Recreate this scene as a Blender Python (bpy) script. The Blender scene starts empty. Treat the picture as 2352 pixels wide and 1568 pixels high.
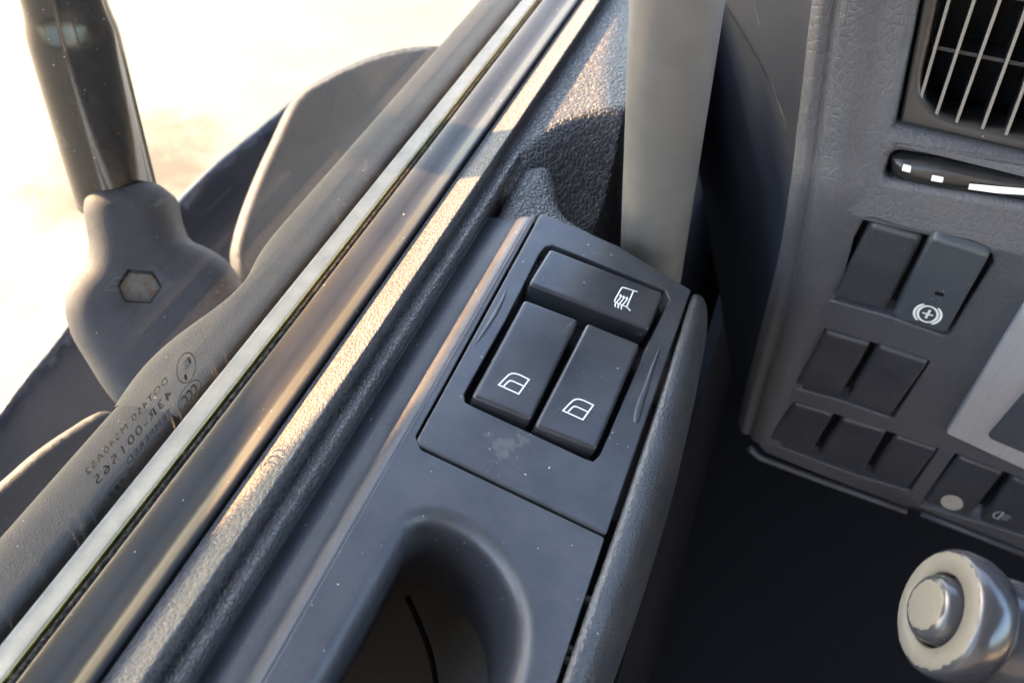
import bpy, bmesh, math, random
import numpy as np
from mathutils import Vector, Matrix, geometry
random.seed(4); np.random.seed(4)
S = bpy.context.scene
COL = S.collection
# ------------------------------------------------------------------ camera
# world: X to the passenger side, Y to the front of the truck, Z up (metres); origin under the lens at switch height
PW, PH, FL = 2352., 1568., 2117.
n_ = np.array([81, 2182, FL]); n_ /= np.linalg.norm(n_); Uc = -n_
Fc = np.array([1084, -2094, FL]); Fc /= np.linalg.norm(Fc); Fc -= Fc.dot(Uc) * Uc; Fc /= np.linalg.norm(Fc)
Rc = np.cross(Fc, Uc)
MC = np.array([Rc, Fc, Uc])
CAM = np.array([0, 0, .28])
cam = bpy.data.cameras.new('camera'); camo = bpy.data.objects.new('camera', cam); COL.objects.link(camo)
cam.sensor_width = 36; cam.lens = 36 * FL / PW; cam.clip_start = .01; cam.clip_end = 500
mm = Matrix.Identity(4)
for i in range(3):
    mm[i][0] = MC[i][0]; mm[i][1] = -MC[i][1]; mm[i][2] = -MC[i][2]; mm[i][3] = CAM[i]
camo.matrix_world = mm
cam.dof.use_dof = True; cam.dof.focus_distance = .40; cam.dof.aperture_fstop = 13
S.camera = camo
# ------------------------------------------------------------------ light
SUN_EL, SUN_AZ = math.radians(28), math.radians(7)       # azimuth: a little ahead of straight left
sdir = Vector((-math.cos(SUN_EL) * math.cos(SUN_AZ), math.cos(SUN_EL) * math.sin(SUN_AZ), math.sin(SUN_EL)))
w = bpy.data.worlds.new('World'); S.world = w; w.use_nodes = True
nt = w.node_tree
sky = nt.nodes.new('ShaderNodeTexSky'); sky.sky_type = 'NISHITA'; sky.sun_disc = False
sky.sun_elevation = SUN_EL; sky.sun_rotation = math.radians(-83); sky.dust_density = 4.0; sky.air_density = 1.0
nt.links.new(sky.outputs[0], nt.nodes['Background'].inputs[0]); nt.nodes['Background'].inputs[1].default_value = .15
sl = bpy.data.lights.new('sun', 'SUN'); sl.energy = 3.6; sl.angle = math.radians(.6); sl.color = (1, .57, .27)
so = bpy.data.objects.new('sun', sl); COL.objects.link(so); so.location = (-3, 0, 3)
so.rotation_euler = sdir.to_track_quat('Z', 'Y').to_euler()
S.view_settings.view_transform = 'Standard'; S.view_settings.look = 'None'; S.view_settings.gamma = 1
S.view_settings.exposure = 3.7
S.render.engine = 'CYCLES'
S.cycles.max_bounces = 5; S.cycles.diffuse_bounces = 3; S.cycles.glossy_bounces = 3; S.cycles.transparent_max_bounces = 6; S.cycles.caustics_reflective = False; S.cycles.caustics_refractive = False

# ------------------------------------------------------------------ projecting helpers
def ray(x, y): return MC @ np.array([(x - PW / 2) / FL, (y - PH / 2) / FL, 1.])
def onz(x, y, z): d = ray(x, y); return CAM + d * (z - CAM[2]) / d[2]
def dep(x, y, t): return CAM + ray(x, y) * t
def onp(x, y, p, n): d = ray(x, y); return CAM + d * (np.dot(np.array(p) - CAM, n) / np.dot(d, n))
class Frame:
    def __init__(s, o, a, b):
        s.o = np.array(o, float); s.a = np.array(a, float) / np.linalg.norm(a)
        b = np.array(b, float); b = b - b.dot(s.a) * s.a; s.b = b / np.linalg.norm(b); s.n = np.cross(s.a, s.b)
    def p(s, u, v, h=0): return s.o + s.a * u + s.b * v + s.n * h
    def px(s, x, y, h=0):
        q = onp(x, y, s.o + s.n * h, s.n) - s.o; return (q.dot(s.a), q.dot(s.b))
    def pxs(s, pts, h=0): return [s.px(x, y, h) for x, y in pts]

# ------------------------------------------------------------------ mesh helpers
def mesh(name, vs, fs, mat, parent=None, smooth=True):
    me = bpy.data.meshes.new(name); me.from_pydata([tuple(map(float, v)) for v in vs], [], fs); me.validate()
    bm = bmesh.new(); bm.from_mesh(me); bmesh.ops.recalc_face_normals(bm, faces=bm.faces); bm.to_mesh(me); bm.free()
    if smooth: me.polygons.foreach_set('use_smooth', [True] * len(me.polygons))
    me.materials.append(mat)
    o = bpy.data.objects.new(name, me); COL.objects.link(o)
    if parent is not None: attach(o, parent)
    return o
def attach(o, parent):
    o.parent = parent
    p = parent; m = Matrix.Identity(4)
    L = []
    while p is not None: L.append(p); p = p.parent
    # parents are placed by location only
    t = Vector((0, 0, 0))
    for q in L:
        if q.type == 'EMPTY': t += q.location
    o.matrix_parent_inverse = Matrix.Translation(-t) if parent.type == 'EMPTY' else Matrix.Identity(4)
def thing(name, label, cat, loc=(0, 0, 0), group=None):
    o = bpy.data.objects.new(name, None); COL.objects.link(o); o.location = loc; o.empty_display_size = .05
    o['label'] = label; o['category'] = cat
    if group: o['group'] = group
    return o
def struct(o, kind='structure'): o['kind'] = kind; return o
def area(p): return .5 * sum(p[i - 1][0] * p[i][1] - p[i][0] * p[i - 1][1] for i in range(len(p)))
def ccw(p): return list(p) if area(p) > 0 else list(p)[::-1]
def rounded(pts, r, n=6):
    pts = ccw(pts); out = []; N = len(pts)
    for i in range(N):
        p = Vector(pts[i][:2]); a = Vector(pts[i - 1][:2]); b = Vector(pts[(i + 1) % N][:2])
        ri = r[i] if isinstance(r, (list, tuple)) else r
        da, db = (a - p), (b - p); la, lb = da.length, db.length; da /= la; db /= lb
        ang = da.angle(db); t = min(ri / max(math.tan(ang / 2), 1e-4), la * .48, lb * .48)
        if ri <= 0: out.append((p.x, p.y)); continue
        for k in range(n + 1):
            s = k / n; q = (p + da * t) * (1 - s) ** 2 + p * 2 * s * (1 - s) + (p + db * t) * s * s
            out.append((q.x, q.y))
    return out
def spline(pts, n=8, closed=False):
    P = [np.array(p, float) for p in pts]; out = []; N = len(P)
    rng = N if closed else N - 1
    for i in range(rng):
        p0 = P[(i - 1) % N] if closed or i > 0 else 2 * P[0] - P[1]
        p1 = P[i]; p2 = P[(i + 1) % N]
        p3 = P[(i + 2) % N] if closed or i + 2 < N else 2 * P[-1] - P[-2]
        for k in range(n):
            t = k / n
            out.append(.5 * ((2 * p1) + (-p0 + p2) * t + (2 * p0 - 5 * p1 + 4 * p2 - p3) * t * t + (-p0 + 3 * p1 - 3 * p2 + p3) * t ** 3))
    if not closed: out.append(P[-1])
    return out
def offset(poly, d):
    """move a ccw outline inwards by d"""
    N = len(poly); out = []
    for i in range(N):
        p = np.array(poly[i]); a = np.array(poly[i - 1]); b = np.array(poly[(i + 1) % N])
        e1 = p - a; e2 = b - p; l1 = np.linalg.norm(e1); l2 = np.linalg.norm(e2)
        if l1 < 1e-9: e1 = e2; l1 = l2
        if l2 < 1e-9: e2 = e1; l2 = l1
        n1 = np.array([-e1[1], e1[0]]) / l1; n2 = np.array([-e2[1], e2[0]]) / l2
        m = n1 + n2; L = m.dot(m); m = m * 2 / max(L, .5)
        out.append(tuple(p + m * d))
    return out
def plate(name, fr, outer, holes, mat, parent, h=0, bevel=.0008, depth=.01, hb=None, hdepth=None, nb=4):
    """flat plate in a frame with rounded edge, holes with rounded edge and walls"""
    vs, fs = [], []; tops = []
    def ring(pl, hh):
        i0 = len(vs); vs.extend(fr.p(u, v, hh) for u, v in pl); return i0
    def strip(i0, i1, n):
        for i in range(n): j = (i + 1) % n; fs.append((i0 + i, i0 + j, i1 + j, i1 + i))
    for k, pl in enumerate([outer] + list(holes)):
        pl = ccw(pl); sg = 1 if k == 0 else -1
        bv = bevel if k == 0 else (hb if hb is not None else bevel)
        if isinstance(bv, (list, tuple)): bv = bv[k - 1]
        dp = depth if k == 0 else (hdepth if hdepth is not None else depth)
        n = len(pl); prev = None
        sup = offset(pl, sg * bv * 1.25)
        i0 = ring(sup, h); tops.append((i0, sup)); prev = i0
        for s in range(nb + 1):
            t = s / nb * math.pi / 2
            i1 = ring(offset(pl, sg * bv * (1 - math.sin(t))), h - bv * (1 - math.cos(t))); strip(prev, i1, n); prev = i1
        i1 = ring(pl, h - bv - 1e-4); strip(prev, i1, n); prev = i1
        i1 = ring(offset(pl, -sg * .0002), h - dp); strip(prev, i1, n)
    pts, ed, idx = [], [], []
    for i0, pl in tops:
        b = len(pts); n = len(pl); pts += [Vector(p) for p in pl]; idx += [i0 + i for i in range(n)]; ed += [(b + i, b + (i + 1) % n) for i in range(n)]
    rv, re, rf, ov, oe, of = geometry.delaunay_2d_cdt(pts, ed, [], 0, 1e-8)
    back = [idx[o[0]] if len(o) else None for o in ov]
    for k, o in enumerate(back):
        if o is None: vs.append(fr.p(rv[k][0], rv[k][1], h)); back[k] = len(vs) - 1
    rings = [(np.array(pl), np.roll(np.array(pl), -1, 0)) for i0, pl in tops]
    for f in rf:
        c = np.mean([np.array(rv[i]) for i in f], axis=0)
        if inside(c, *rings[0]) and not any(inside(c, *r) for r in rings[1:]): fs.append(tuple(back[i] for i in f))
    return mesh(name, vs, fs, mat, parent)
def keycap(name, fr, quad, mat, parent, r=.003, h0=-.012, h1=.004, fil=.0018, taper=.001, hf=None, n=6):
    """rounded key: side walls, rounded edge and a top that follows hf(u,v)"""
    quad = ccw(quad); vs, fs = [], []; hf = hf or (lambda u, v: 0)
    base = rounded(quad, r, n); N = len(base); prev = None
    cx = np.mean([p[0] for p in base]); cy = np.mean([p[1] for p in base])
    lv = [(offset(base, -taper), h0, 0), (base, h1 - fil - .0002, 1)]
    for s in range(6):
        t = s / 5 * math.pi / 2; lv.append((offset(base, fil * (1 - math.cos(t))), h1 - fil + fil * math.sin(t), 1))
    inn = offset(base, fil); 
    for q in (.92, .8, .6, .4, .2): lv.append(([(cx + (u - cx) * q, cy + (v - cy) * q) for u, v in inn], h1, 1))
    for pl, hh, k in lv:
        i0 = len(vs); vs.extend(fr.p(u, v, hh + k * hf(u, v)) for u, v in pl)
        if prev is not None:
            for i in range(N): j = (i + 1) % N; fs.append((prev + i, prev + j, i0 + j, i0 + i))
        prev = i0
    vs.append(fr.p(cx, cy, h1 + hf(cx, cy))); c = len(vs) - 1
    for i in range(N): fs.append((prev + i, prev + (i + 1) % N, c))
    return mesh(name, vs, fs, mat, parent)
def ribbons(name, fr, lines, mat, parent, h, wd, hf=None):
    """printed strokes a hair above a surface"""
    vs, fs = [], []
    for ln in lines:
        closed = len(ln) > 2 and ln[0] == ln[-1]
        P = [np.array(p, float) for p in (ln[:-1] if closed else ln)]; N = len(P); i0 = len(vs)
        for i, p in enumerate(P):
            a = P[i - 1] if (closed or i > 0) else None; b = P[(i + 1) % N] if (closed or i < N - 1) else None
            e1 = (p - a) if a is not None else (b - p); e2 = (b - p) if b is not None else (p - a)
            e1 = e1 / np.linalg.norm(e1); e2 = e2 / np.linalg.norm(e2)
            m = np.array([-e1[1], e1[0]]) + np.array([-e2[1], e2[0]]); m = m * 2 / max(m.dot(m), .6)
            for sg in (1, -1):
                q = p + m * sg * wd / 2; vs.append(fr.p(q[0], q[1], h + (hf(q[0], q[1]) if hf else 0)))
        for i in range(N if closed else N - 1):
            j = (i + 1) % N; fs.append((i0 + 2 * i, i0 + 2 * j, i0 + 2 * j + 1, i0 + 2 * i + 1))
    return mesh(name, vs, fs, mat, parent, smooth=False)
def flat(name, fr, poly, mat, parent, h):
    poly = ccw(poly); return mesh(name, [fr.p(u, v, h) for u, v in poly], [tuple(range(len(poly)))], mat, parent, smooth=False)
def sweep_y(name, prof, ys, mat, parent, n=6, fn=None):
    """profile of (X, z) pulled along Y"""
    pr = spline(prof, n) if n > 1 else [np.array(p) for p in prof]
    vs, fs = [], []; m = len(pr)
    for y in ys:
        for p in pr:
            q = (p[0], y, p[1])
            vs.append(fn(*q) if fn else q)
    for i in range(len(ys) - 1):
        for j in range(m - 1):
            a = i * m + j; fs.append((a, a + 1, a + m + 1, a + m))
    return mesh(name, vs, fs, mat, parent)
def dist_poly(p, A, B):
    d = B - A; t = np.clip(((p - A) * d).sum(1) / np.maximum((d * d).sum(1), 1e-12), 0, 1)
    return np.sqrt((((A + d * t[:, None]) - p) ** 2).sum(1).min())
def inside(p, A, B):
    c = ((A[:, 1] > p[1]) != (B[:, 1] > p[1]))
    with np.errstate(divide='ignore', invalid='ignore'):
        x = (B[:, 0] - A[:, 0]) * (p[1] - A[:, 1]) / (B[:, 1] - A[:, 1]) + A[:, 0]
    return bool((c & (p[0] < x)).sum() % 2)
def pillow(name, fr, outline, mat, parent, h=0, r=.012, depth=.03, mound=0, cut=None, step=None, hf=None, cutdepth=.02):
    """solid with a traced outline whose edge rolls over with radius r; cut = inner outline left open with a wall"""
    outline = ccw(outline); step = step or r / 4
    A = np.array(outline); B = np.roll(A, -1, 0)
    pts = [tuple(p) for p in outline]; ed = [(i, (i + 1) % len(pts)) for i in range(len(pts))]
    ci = None
    if cut:
        cut = ccw(cut); ci = len(pts); pts += [tuple(p) for p in cut]; m = len(cut)
        ed += [(ci + i, ci + (i + 1) % m) for i in range(m)]
        CA = np.array(cut); CB = np.roll(CA, -1, 0)
    x0, y0 = A.min(0); x1, y1 = A.max(0)
    y = y0; row = 0
    while y < y1:
        x = x0 + (row % 2) * step / 2
        while x < x1:
            p = np.array([x, y])
            if inside(p, A, B):
                d = dist_poly(p, A, B)
                if d > step * .4 and (d < r * 1.3 or (row % 3 == 0 and int((x - x0) / step) % 3 == 0)):
                    if not cut or dist_poly(p, CA, CB) > step * .3: pts.append((x, y))
            x += step
        y += step * .87; row += 1
    for q in (.06, .15, .28):
        for p in offset(outline, r * q):
            p = np.array(p)
            if inside(p, A, B) and dist_poly(p, A, B) > r * q * .7: pts.append(tuple(p))
    rv, re, rf, ov, oe, of = geometry.delaunay_2d_cdt([Vector(p) for p in pts], ed, [], 1, 1e-7)
    V = []
    for v in rv:
        p = np.array(v); d = dist_poly(p, A, B)
        e = min(d / r, 1.); hh = h - r + r * math.sqrt(max(0, 1 - (1 - e) ** 2)) + mound * (1 - math.exp(-d / (2.2 * r)))
        if hf: hh += hf(p[0], p[1])
        V.append((p, hh))
    vs = [fr.p(p[0], p[1], hh) for p, hh in V]; fs = []
    for f in rf:
        c = np.mean([V[i][0] for i in f], axis=0)
        if cut and inside(c, CA, CB): continue
        fs.append(tuple(f))
    # skirt and socket walls from boundary edges
    cnt = {}
    for f in fs:
        for i in range(len(f)):
            e = (f[i], f[(i + 1) % len(f)]); k = tuple(sorted(e)); cnt[k] = cnt.get(k, 0) + 1
    low = {}
    for (a, b), c in list(cnt.items()):
        if c != 1: continue
        for q in (a, b):
            if q not in low:
                p, hh = V[q]; iscut = cut and dist_poly(p, CA, CB) < 1e-5
                vs.append(fr.p(p[0], p[1], hh - (cutdepth if iscut else depth))); low[q] = len(vs) - 1
        fs.append((a, b, low[b], low[a]))
    return mesh(name, vs, fs, mat, parent)
def lathe(name, prof, mat, parent, M, seg=48, hexa=False):
    vs, fs = [], []; seg = 6 if hexa else seg; m = len(prof)
    for k in range(seg):
        a = 2 * math.pi * k / seg
        for r, z in prof: vs.append((r * math.cos(a), r * math.sin(a), z))
    for k in range(seg):
        k2 = (k + 1) % seg
        for j in range(m - 1): fs.append((k * m + j, k2 * m + j, k2 * m + j + 1, k * m + j + 1))
    me_o = mesh(name, vs, fs, mat, None, smooth=not hexa)
    bm = bmesh.new(); bm.from_mesh(me_o.data); bmesh.ops.remove_doubles(bm, verts=bm.verts, dist=1e-6)
    bmesh.ops.recalc_face_normals(bm, faces=bm.faces); bm.to_mesh(me_o.data); bm.free()
    if parent is not None: attach(me_o, parent)
    me_o.matrix_basis = M
    return me_o
def zframe(o, z, x=(0, 0, 1)):
    z = Vector(z).normalized(); x = Vector(x); y = z.cross(x).normalized(); x = y.cross(z)
    m = Matrix((x, y, z)).transposed().to_4x4(); m.translation = Vector(o); return m

# ------------------------------------------------------------------ materials
class Mt:
    def __init__(s, name):
        s.m = bpy.data.materials.new(name); s.m.use_nodes = True; s.t = s.m.node_tree
        s.b = s.t.nodes['Principled BSDF']; s.tc = s.t.nodes.new('ShaderNodeTexCoord')
        s.co = s.tc.outputs['Object']; s.nrm = None
    def n(s, typ, **kw):
        x = s.t.nodes.new(typ)
        for k, v in kw.items():
            if k.startswith('_'): setattr(x, k[1:], v)
            else:
                i = x.inputs[k] if not k.isdigit() else x.inputs[int(k)]
                if hasattr(v, 'is_linked') or isinstance(v, bpy.types.NodeSocket): s.t.links.new(v, i)
                else: i.default_value = v
        return x
    def link(s, a, b): s.t.links.new(a, b)
    def noise(s, sc, det=4, ro=.55, co=None): return s.n('ShaderNodeTexNoise', Vector=co or s.co, Scale=sc, Detail=det, Roughness=ro).outputs['Fac']
    def vor(s, sc, feat='F1', out='Distance', rnd=1., co=None):
        v = s.n('ShaderNodeTexVoronoi', _feature=feat, Vector=co or s.co, Scale=sc, Randomness=rnd); return v.outputs[out]
    def ramp(s, fac, stops):
        r = s.n('ShaderNodeValToRGB', Fac=fac); e = r.color_ramp.elements
        while len(e) < len(stops): e.new(.5)
        for q, (p, c) in zip(e, stops): q.position = p; q.color = (c, c, c, 1) if not isinstance(c, tuple) else (*c, 1)
        return r.outputs['Color']
    def math(s, op, a, b=0., c=0.):
        x = s.n('ShaderNodeMath', _operation=op)
        for i, v in enumerate((a, b, c)):
            if isinstance(v, bpy.types.NodeSocket): s.link(v, x.inputs[i])
            else: x.inputs[i].default_value = v
        return x.outputs[0]
    def mix(s, f, a, b):
        x = s.n('ShaderNodeMix', _data_type='RGBA')
        for i, v in ((0, f), (6, a), (7, b)):
            if isinstance(v, bpy.types.NodeSocket): s.link(v, x.inputs[i])
            else: x.inputs[i].default_value = v if i == 0 else (*v, 1)
        return x.outputs[2]
    def warp(s, sc, amt):
        nz = s.n('ShaderNodeTexNoise', Vector=s.co, Scale=sc, Detail=2).outputs['Color']
        v = s.n('ShaderNodeVectorMath', _operation='MULTIPLY_ADD'); s.link(nz, v.inputs[0]); v.inputs[1].default_value = (amt,) * 3; s.link(s.co, v.inputs[2])
        return v.outputs[0]
    def bump(s, hgt, dist, strength=1.):
        b = s.n('ShaderNodeBump', Height=hgt, Distance=dist, Strength=strength)
        if s.nrm: s.link(s.nrm, b.inputs['Normal'])
        s.nrm = b.outputs[0]
    def done(s, col=None, rough=None, spec=.5, metal=0., coat=0.):
        if col is not None:
            if isinstance(col, bpy.types.NodeSocket): s.link(col, s.b.inputs['Base Color'])
            else: s.b.inputs['Base Color'].default_value = (*col, 1)
        if rough is not None:
            if isinstance(rough, bpy.types.NodeSocket): s.link(rough, s.b.inputs['Roughness'])
            else: s.b.inputs['Roughness'].default_value = rough
        s.b.inputs['Specular IOR Level'].default_value = spec; s.b.inputs['Metallic'].default_value = metal
        s.b.inputs['Coat Weight'].default_value = coat
        if s.nrm: s.link(s.nrm, s.b.inputs['Normal'])
        return s.m
    def specks(s, sc, size, keep):
        """dust specks: 1 inside a speck"""
        if not hasattr(s, 'wco'): s.wco = s.warp(900, .0012)
        vn = s.n('ShaderNodeTexVoronoi', Vector=s.wco, Scale=sc); d = vn.outputs['Distance']
        sep = s.n('ShaderNodeSeparateColor', Color=vn.outputs['Color'])
        thr = s.math('MULTIPLY', sep.outputs[1], size)
        return s.math('MULTIPLY', s.math('LESS_THAN', d, thr), s.math('LESS_THAN', sep.outputs[0], keep))
    def dusted(s, base, dustc=(.42, .40, .37), amt=.10, sc=30):
        f = s.math('MULTIPLY', s.ramp(s.noise(sc, 4, .65), [(.35, 0.), (.75, 1.)]), amt)
        c = s.mix(f, base, dustc)
        return s.mix(s.specks(260, .095, .5), c, (.5, .49, .47))

def plain(name, col, rough, spec=.5, metal=0., bump=None, dust=0, coat=0.):
    m = Mt(name)
    if bump: m.bump(m.noise(bump[0], 3), bump[1])
    return m.done(m.dusted(col, amt=dust) if dust else col, rough, spec, metal, coat)
def make_leather(name, cell, depth, base, light, rough, dist=.0004, stretch=None, amt=.1):
    m = Mt(name); co = m.warp(cell * .7, .9 / cell)
    if stretch:
        mp = m.n('ShaderNodeMapping', Vector=co); mp.inputs['Scale'].default_value = stretch; mp.inputs['Rotation'].default_value = (0, 0, .5); co = mp.outputs[0]
    e = m.vor(cell, 'DISTANCE_TO_EDGE', co=co)
    hgt = m.ramp(e, [(0., 0.), (.11, .75), (.3, 1.)])
    big = m.noise(cell * .25, 3); hgt2 = m.math('ADD', hgt, m.math('MULTIPLY', big, .7))
    m.bump(hgt2, dist, depth); m.bump(m.noise(cell * 4.5, 3), dist * .25, .5)
    f = m.ramp(e, [(0., 1.), (.10, .35), (.25, 0.)])
    c = m.mix(f, base, light)
    f2 = m.math('MULTIPLY', m.ramp(m.noise(25, 5), [(.35, 0.), (.8, 1.)]), amt); c = m.mix(f2, c, (.34, .31, .27))
    c = m.mix(m.specks(200, .05, .2), c, (.5, .48, .44))
    return m.done(c, rough, .45)

M_LEATHER = make_leather('leather_grained_door', 430, .8, (.038, .040, .047), (.105, .102, .10), .52, .00045, None, .05)
M_LEATHER2 = make_leather('leather_grained_coarse', 330, 1., (.040, .042, .048), (.085, .082, .08), .42, .0008)
M_DASHLEA = make_leather('dashboard_skin', 340, .42, (.072, .077, .09), (.082, .086, .098), .42, .0004, (1, .45, .7), .05)

def make_plastic():
    m = Mt('armrest_fine_grain'); m.bump(m.noise(1500, 2), .00022, .55); m.bump(m.noise(420, 3), .0003, .35)
    return m.done(m.dusted((.038, .041, .050), (.30, .29, .28), .10, 35), .36, .5)
M_PLASTIC = make_plastic()
def make_grip():
    m = Mt('grip_hammered_grain'); m.bump(m.ramp(m.vor(900, 'SMOOTH_F1'), [(0, 1.), (.6, 0.)]), .0003, .7)
    return m.done(m.dusted((.035, .038, .042), (.3, .3, .3), .08, 40), .34, .55)
M_GRIP = make_grip()
def make_bezel():
    m = Mt('bezel_satin'); m.bump(m.noise(2500, 2), .00006, .4)
    c = m.dusted((.034, .037, .044), (.30, .30, .30), .10, 45)
    # dried spill, irregular tide-marked patch near the front switch
    sp = onp(1165, 1035, (-.1219, .2588, 0), np.array([math.sin(math.radians(16)), 0, math.cos(math.radians(16))]))
    mp = m.n('ShaderNodeMapping', Vector=m.co); mp.inputs['Location'].default_value = tuple(-np.array(sp) * np.array([42, 60, 42])); mp.inputs['Scale'].default_value = (42, 60, 42)
    d = m.n('ShaderNodeVectorMath', _operation='LENGTH'); m.link(mp.outputs[0], d.inputs[0])
    k = m.math('ADD', d.outputs['Value'], m.math('MULTIPLY', m.noise(130, 5, .62), 2.8))
    f = m.ramp(m.math('MULTIPLY', k, .4), [(.62, 1.), (.70, 0.)])
    f = m.math('MULTIPLY', f, m.ramp(m.noise(420, 4), [(.3, .25), (.6, 1.)]))
    c = m.mix(m.math('MULTIPLY', f, .16), c, (.33, .32, .29))
    return m.done(c, .36, .5)
M_BEZEL = make_bezel()
M_KEY = plain('key_satin_black', (.024, .026, .032), .30, .5, bump=(3000, .00004), dust=.07)
M_DKEY = plain('dash_switch_black', (.040, .044, .054), .36, .45, bump=(2500, .00006), dust=.05)
M_DKEYP = plain('dash_switch_grey', (.055, .065, .080), .40, .45, bump=(2500, .00006), dust=.05)
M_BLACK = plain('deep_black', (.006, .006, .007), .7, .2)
M_ICON = plain('icon_white', (.85, .88, .86), .5, .3)
M_ICONG = plain('icon_grey', (.42, .46, .52), .5, .3)
M_INK = plain('glass_print', (.008, .008, .008), .6, .2)
def make_rubber():
    m = Mt('rubber_seal'); m.bump(m.noise(500, 3), .0001, .4)
    c = m.dusted((.016, .016, .017), (.26, .22, .17), .05, 22)
    return m.done(c, .40, .24)
M_RUBBER = make_rubber()
def make_felt():
    m = Mt('seal_flock'); m.bump(m.noise(1800, 3), .0005, 1.)
    return m.done(m.mix(m.ramp(m.noise(700, 5), [(.45, 0.), (.75, 1.)]), (.012, .012, .012), (.11, .10, .085)), .9, .1)
M_FELT = make_felt()
def make_belt(name, base, dust, amt, sc=1300):
    m = Mt(name); m.bump(m.ramp(m.vor(sc, 'SMOOTH_F1'), [(0, 1.), (.7, 0.)]), .00025, .7)
    f = m.math('MULTIPLY', m.ramp(m.noise(40, 7, .7), [(.25, .3), (.75, 1.)]), amt)
    c = m.mix(f, base, dust); c = m.mix(m.specks(260, .1, .3), c, (.4, .38, .34))
    return m.done(c, .66, .16)
M_BELT = make_belt('outer_belt_dusty', (.030, .032, .036), (.125, .12, .108), .44)
M_COVER = make_belt('bracket_cover_dusty', (.019, .023, .032), (.11, .107, .10), .17, 1600)
M_FAIR = make_belt('fairing_grained_dusty', (.022, .025, .031), (.12, .115, .105), .24, 1400)
def make_wiper():
    m = Mt('outer_wiper_lip'); m.bump(m.noise(300, 3), .0001, .4)
    c = m.mix(m.ramp(m.noise(60, 6, .7), [(.3, 0.), (.7, 1.)]), (.17, .165, .15), (.30, .285, .25))
    return m.done(c, .55, .4)
M_WIPER = make_wiper()
M_SUNEDGE = plain('wiper_edge_sun_tint', (.42, .43, .13), .45, .4)  # yellow-green colour stands in for sun refracted at the glass edge
def make_navy():
    m = Mt('navy_paint_dusty')
    f = m.math('MULTIPLY', m.ramp(m.noise(14, 8, .7), [(.35, 0.), (.8, 1.)]), .10)
    c = m.mix(f, (.006, .008, .016), (.12, .12, .12)); c = m.mix(m.specks(90, .04, .3), c, (.2, .2, .19))
    return m.done(c, .30, .14)
M_NAVY = make_navy()
M_PAINT = plain('body_paint_blue_grey', (.26, .33, .46), .35, .5)
M_TUBE = plain('mirror_tube_gloss', (.010, .010, .012), .13, .5, dust=.02)
def make_bolt():
    m = Mt('bolt_zinc_rusty')
    c = m.mix(m.ramp(m.noise(170, 6, .7), [(.48, 0.), (.60, 1.)]), (.085, .088, .085), (.085, .046, .023))
    m.bump(m.noise(600, 3), .0003, .5); return m.done(c, .7, .3, .0)
M_BOLT = make_bolt()
def make_bar():
    m = Mt('grab_bar_satin'); m.bump(m.noise(1200, 2), .00012, .5)
    c = m.mix(m.ramp(m.noise(55, 5), [(.3, 0.), (.7, 1.)]), (.165, .164, .16), (.20, .198, .19))
    c = m.mix(m.specks(45, .06, .4), c, (.26, .15, .08))
    return m.done(c, .34, .7)
M_BAR = make_bar()
def make_silver():
    m = Mt('brushed_silver_trim'); mp = m.n('ShaderNodeMapping', Vector=m.co); mp.inputs['Scale'].default_value = (1, .06, .06)
    nz = m.noise(900, 3, .6, mp.outputs[0]); m.bump(nz, .0001, .4)
    return m.done(m.mix(nz, (.34, .35, .37), (.50, .51, .53)), .45, .5, .25)
M_SILVER = make_silver()
M_SLAT = plain('vent_slat', (.018, .018, .019), .36, .5, dust=.08)
M_SLATSHINE = plain('vent_slat_shine', (.20, .195, .185), .32, .6, .2)  # pale colour paints the shine on the black slat edges
M_SILL = make_belt('vent_bezel_dusty', (.045, .046, .05), (.20, .17, .12), .5, 900)
def make_glass():
    m = Mt('side_glass'); t = m.t; out = t.nodes['Material Output']; t.nodes.remove(m.b)
    tr = m.n('ShaderNodeBsdfTransparent', Color=(.90, .93, .90, 1)); gl = m.n('ShaderNodeBsdfGlossy', Roughness=.02)
    fr = m.n('ShaderNodeFresnel', IOR=1.5)
    mx = m.n('ShaderNodeMixShader'); m.link(fr.outputs[0], mx.inputs[0]); m.link(tr.outputs[0], mx.inputs[1]); m.link(gl.outputs[0], mx.inputs[2])
    du = m.n('ShaderNodeBsdfDiffuse', Color=(.55, .50, .42, 1)); dt = m.n('ShaderNodeBsdfTranslucent', Color=(.55, .50, .42, 1))
    dm = m.n('ShaderNodeMixShader'); dm.inputs[0].default_value = .6; m.link(du.outputs[0], dm.inputs[1]); m.link(dt.outputs[0], dm.inputs[2])
    f = m.ramp(m.noise(35, 8, .7), [(.3, .001), (.8, .0042)])
    # drip runs: thin noise-wandering vertical tracks
    mp = m.n('ShaderNodeMapping', Vector=m.warp(60, .004)); mp.inputs['Scale'].default_value = (1, 1, .03)
    run = m.ramp(m.vor(60, 'DISTANCE_TO_EDGE', co=mp.outputs[0]), [(0., 1.), (.012, .0)])
    run = m.math('MULTIPLY', run, m.ramp(m.noise(9, 3), [(.5, 0.), (.6, .08)]))
    f = m.math('ADD', f, run)
    f = m.math('ADD', f, m.math('MULTIPLY', m.specks(220, .07, .3), .12))
    fm = m.n('ShaderNodeMixShader'); m.link(f, fm.inputs[0]); m.link(mx.outputs[0], fm.inputs[1]); m.link(dm.outputs[0], fm.inputs[2])
    m.link(fm.outputs[0], out.inputs['Surface']); return m.m
M_GLASS = make_glass()
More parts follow.
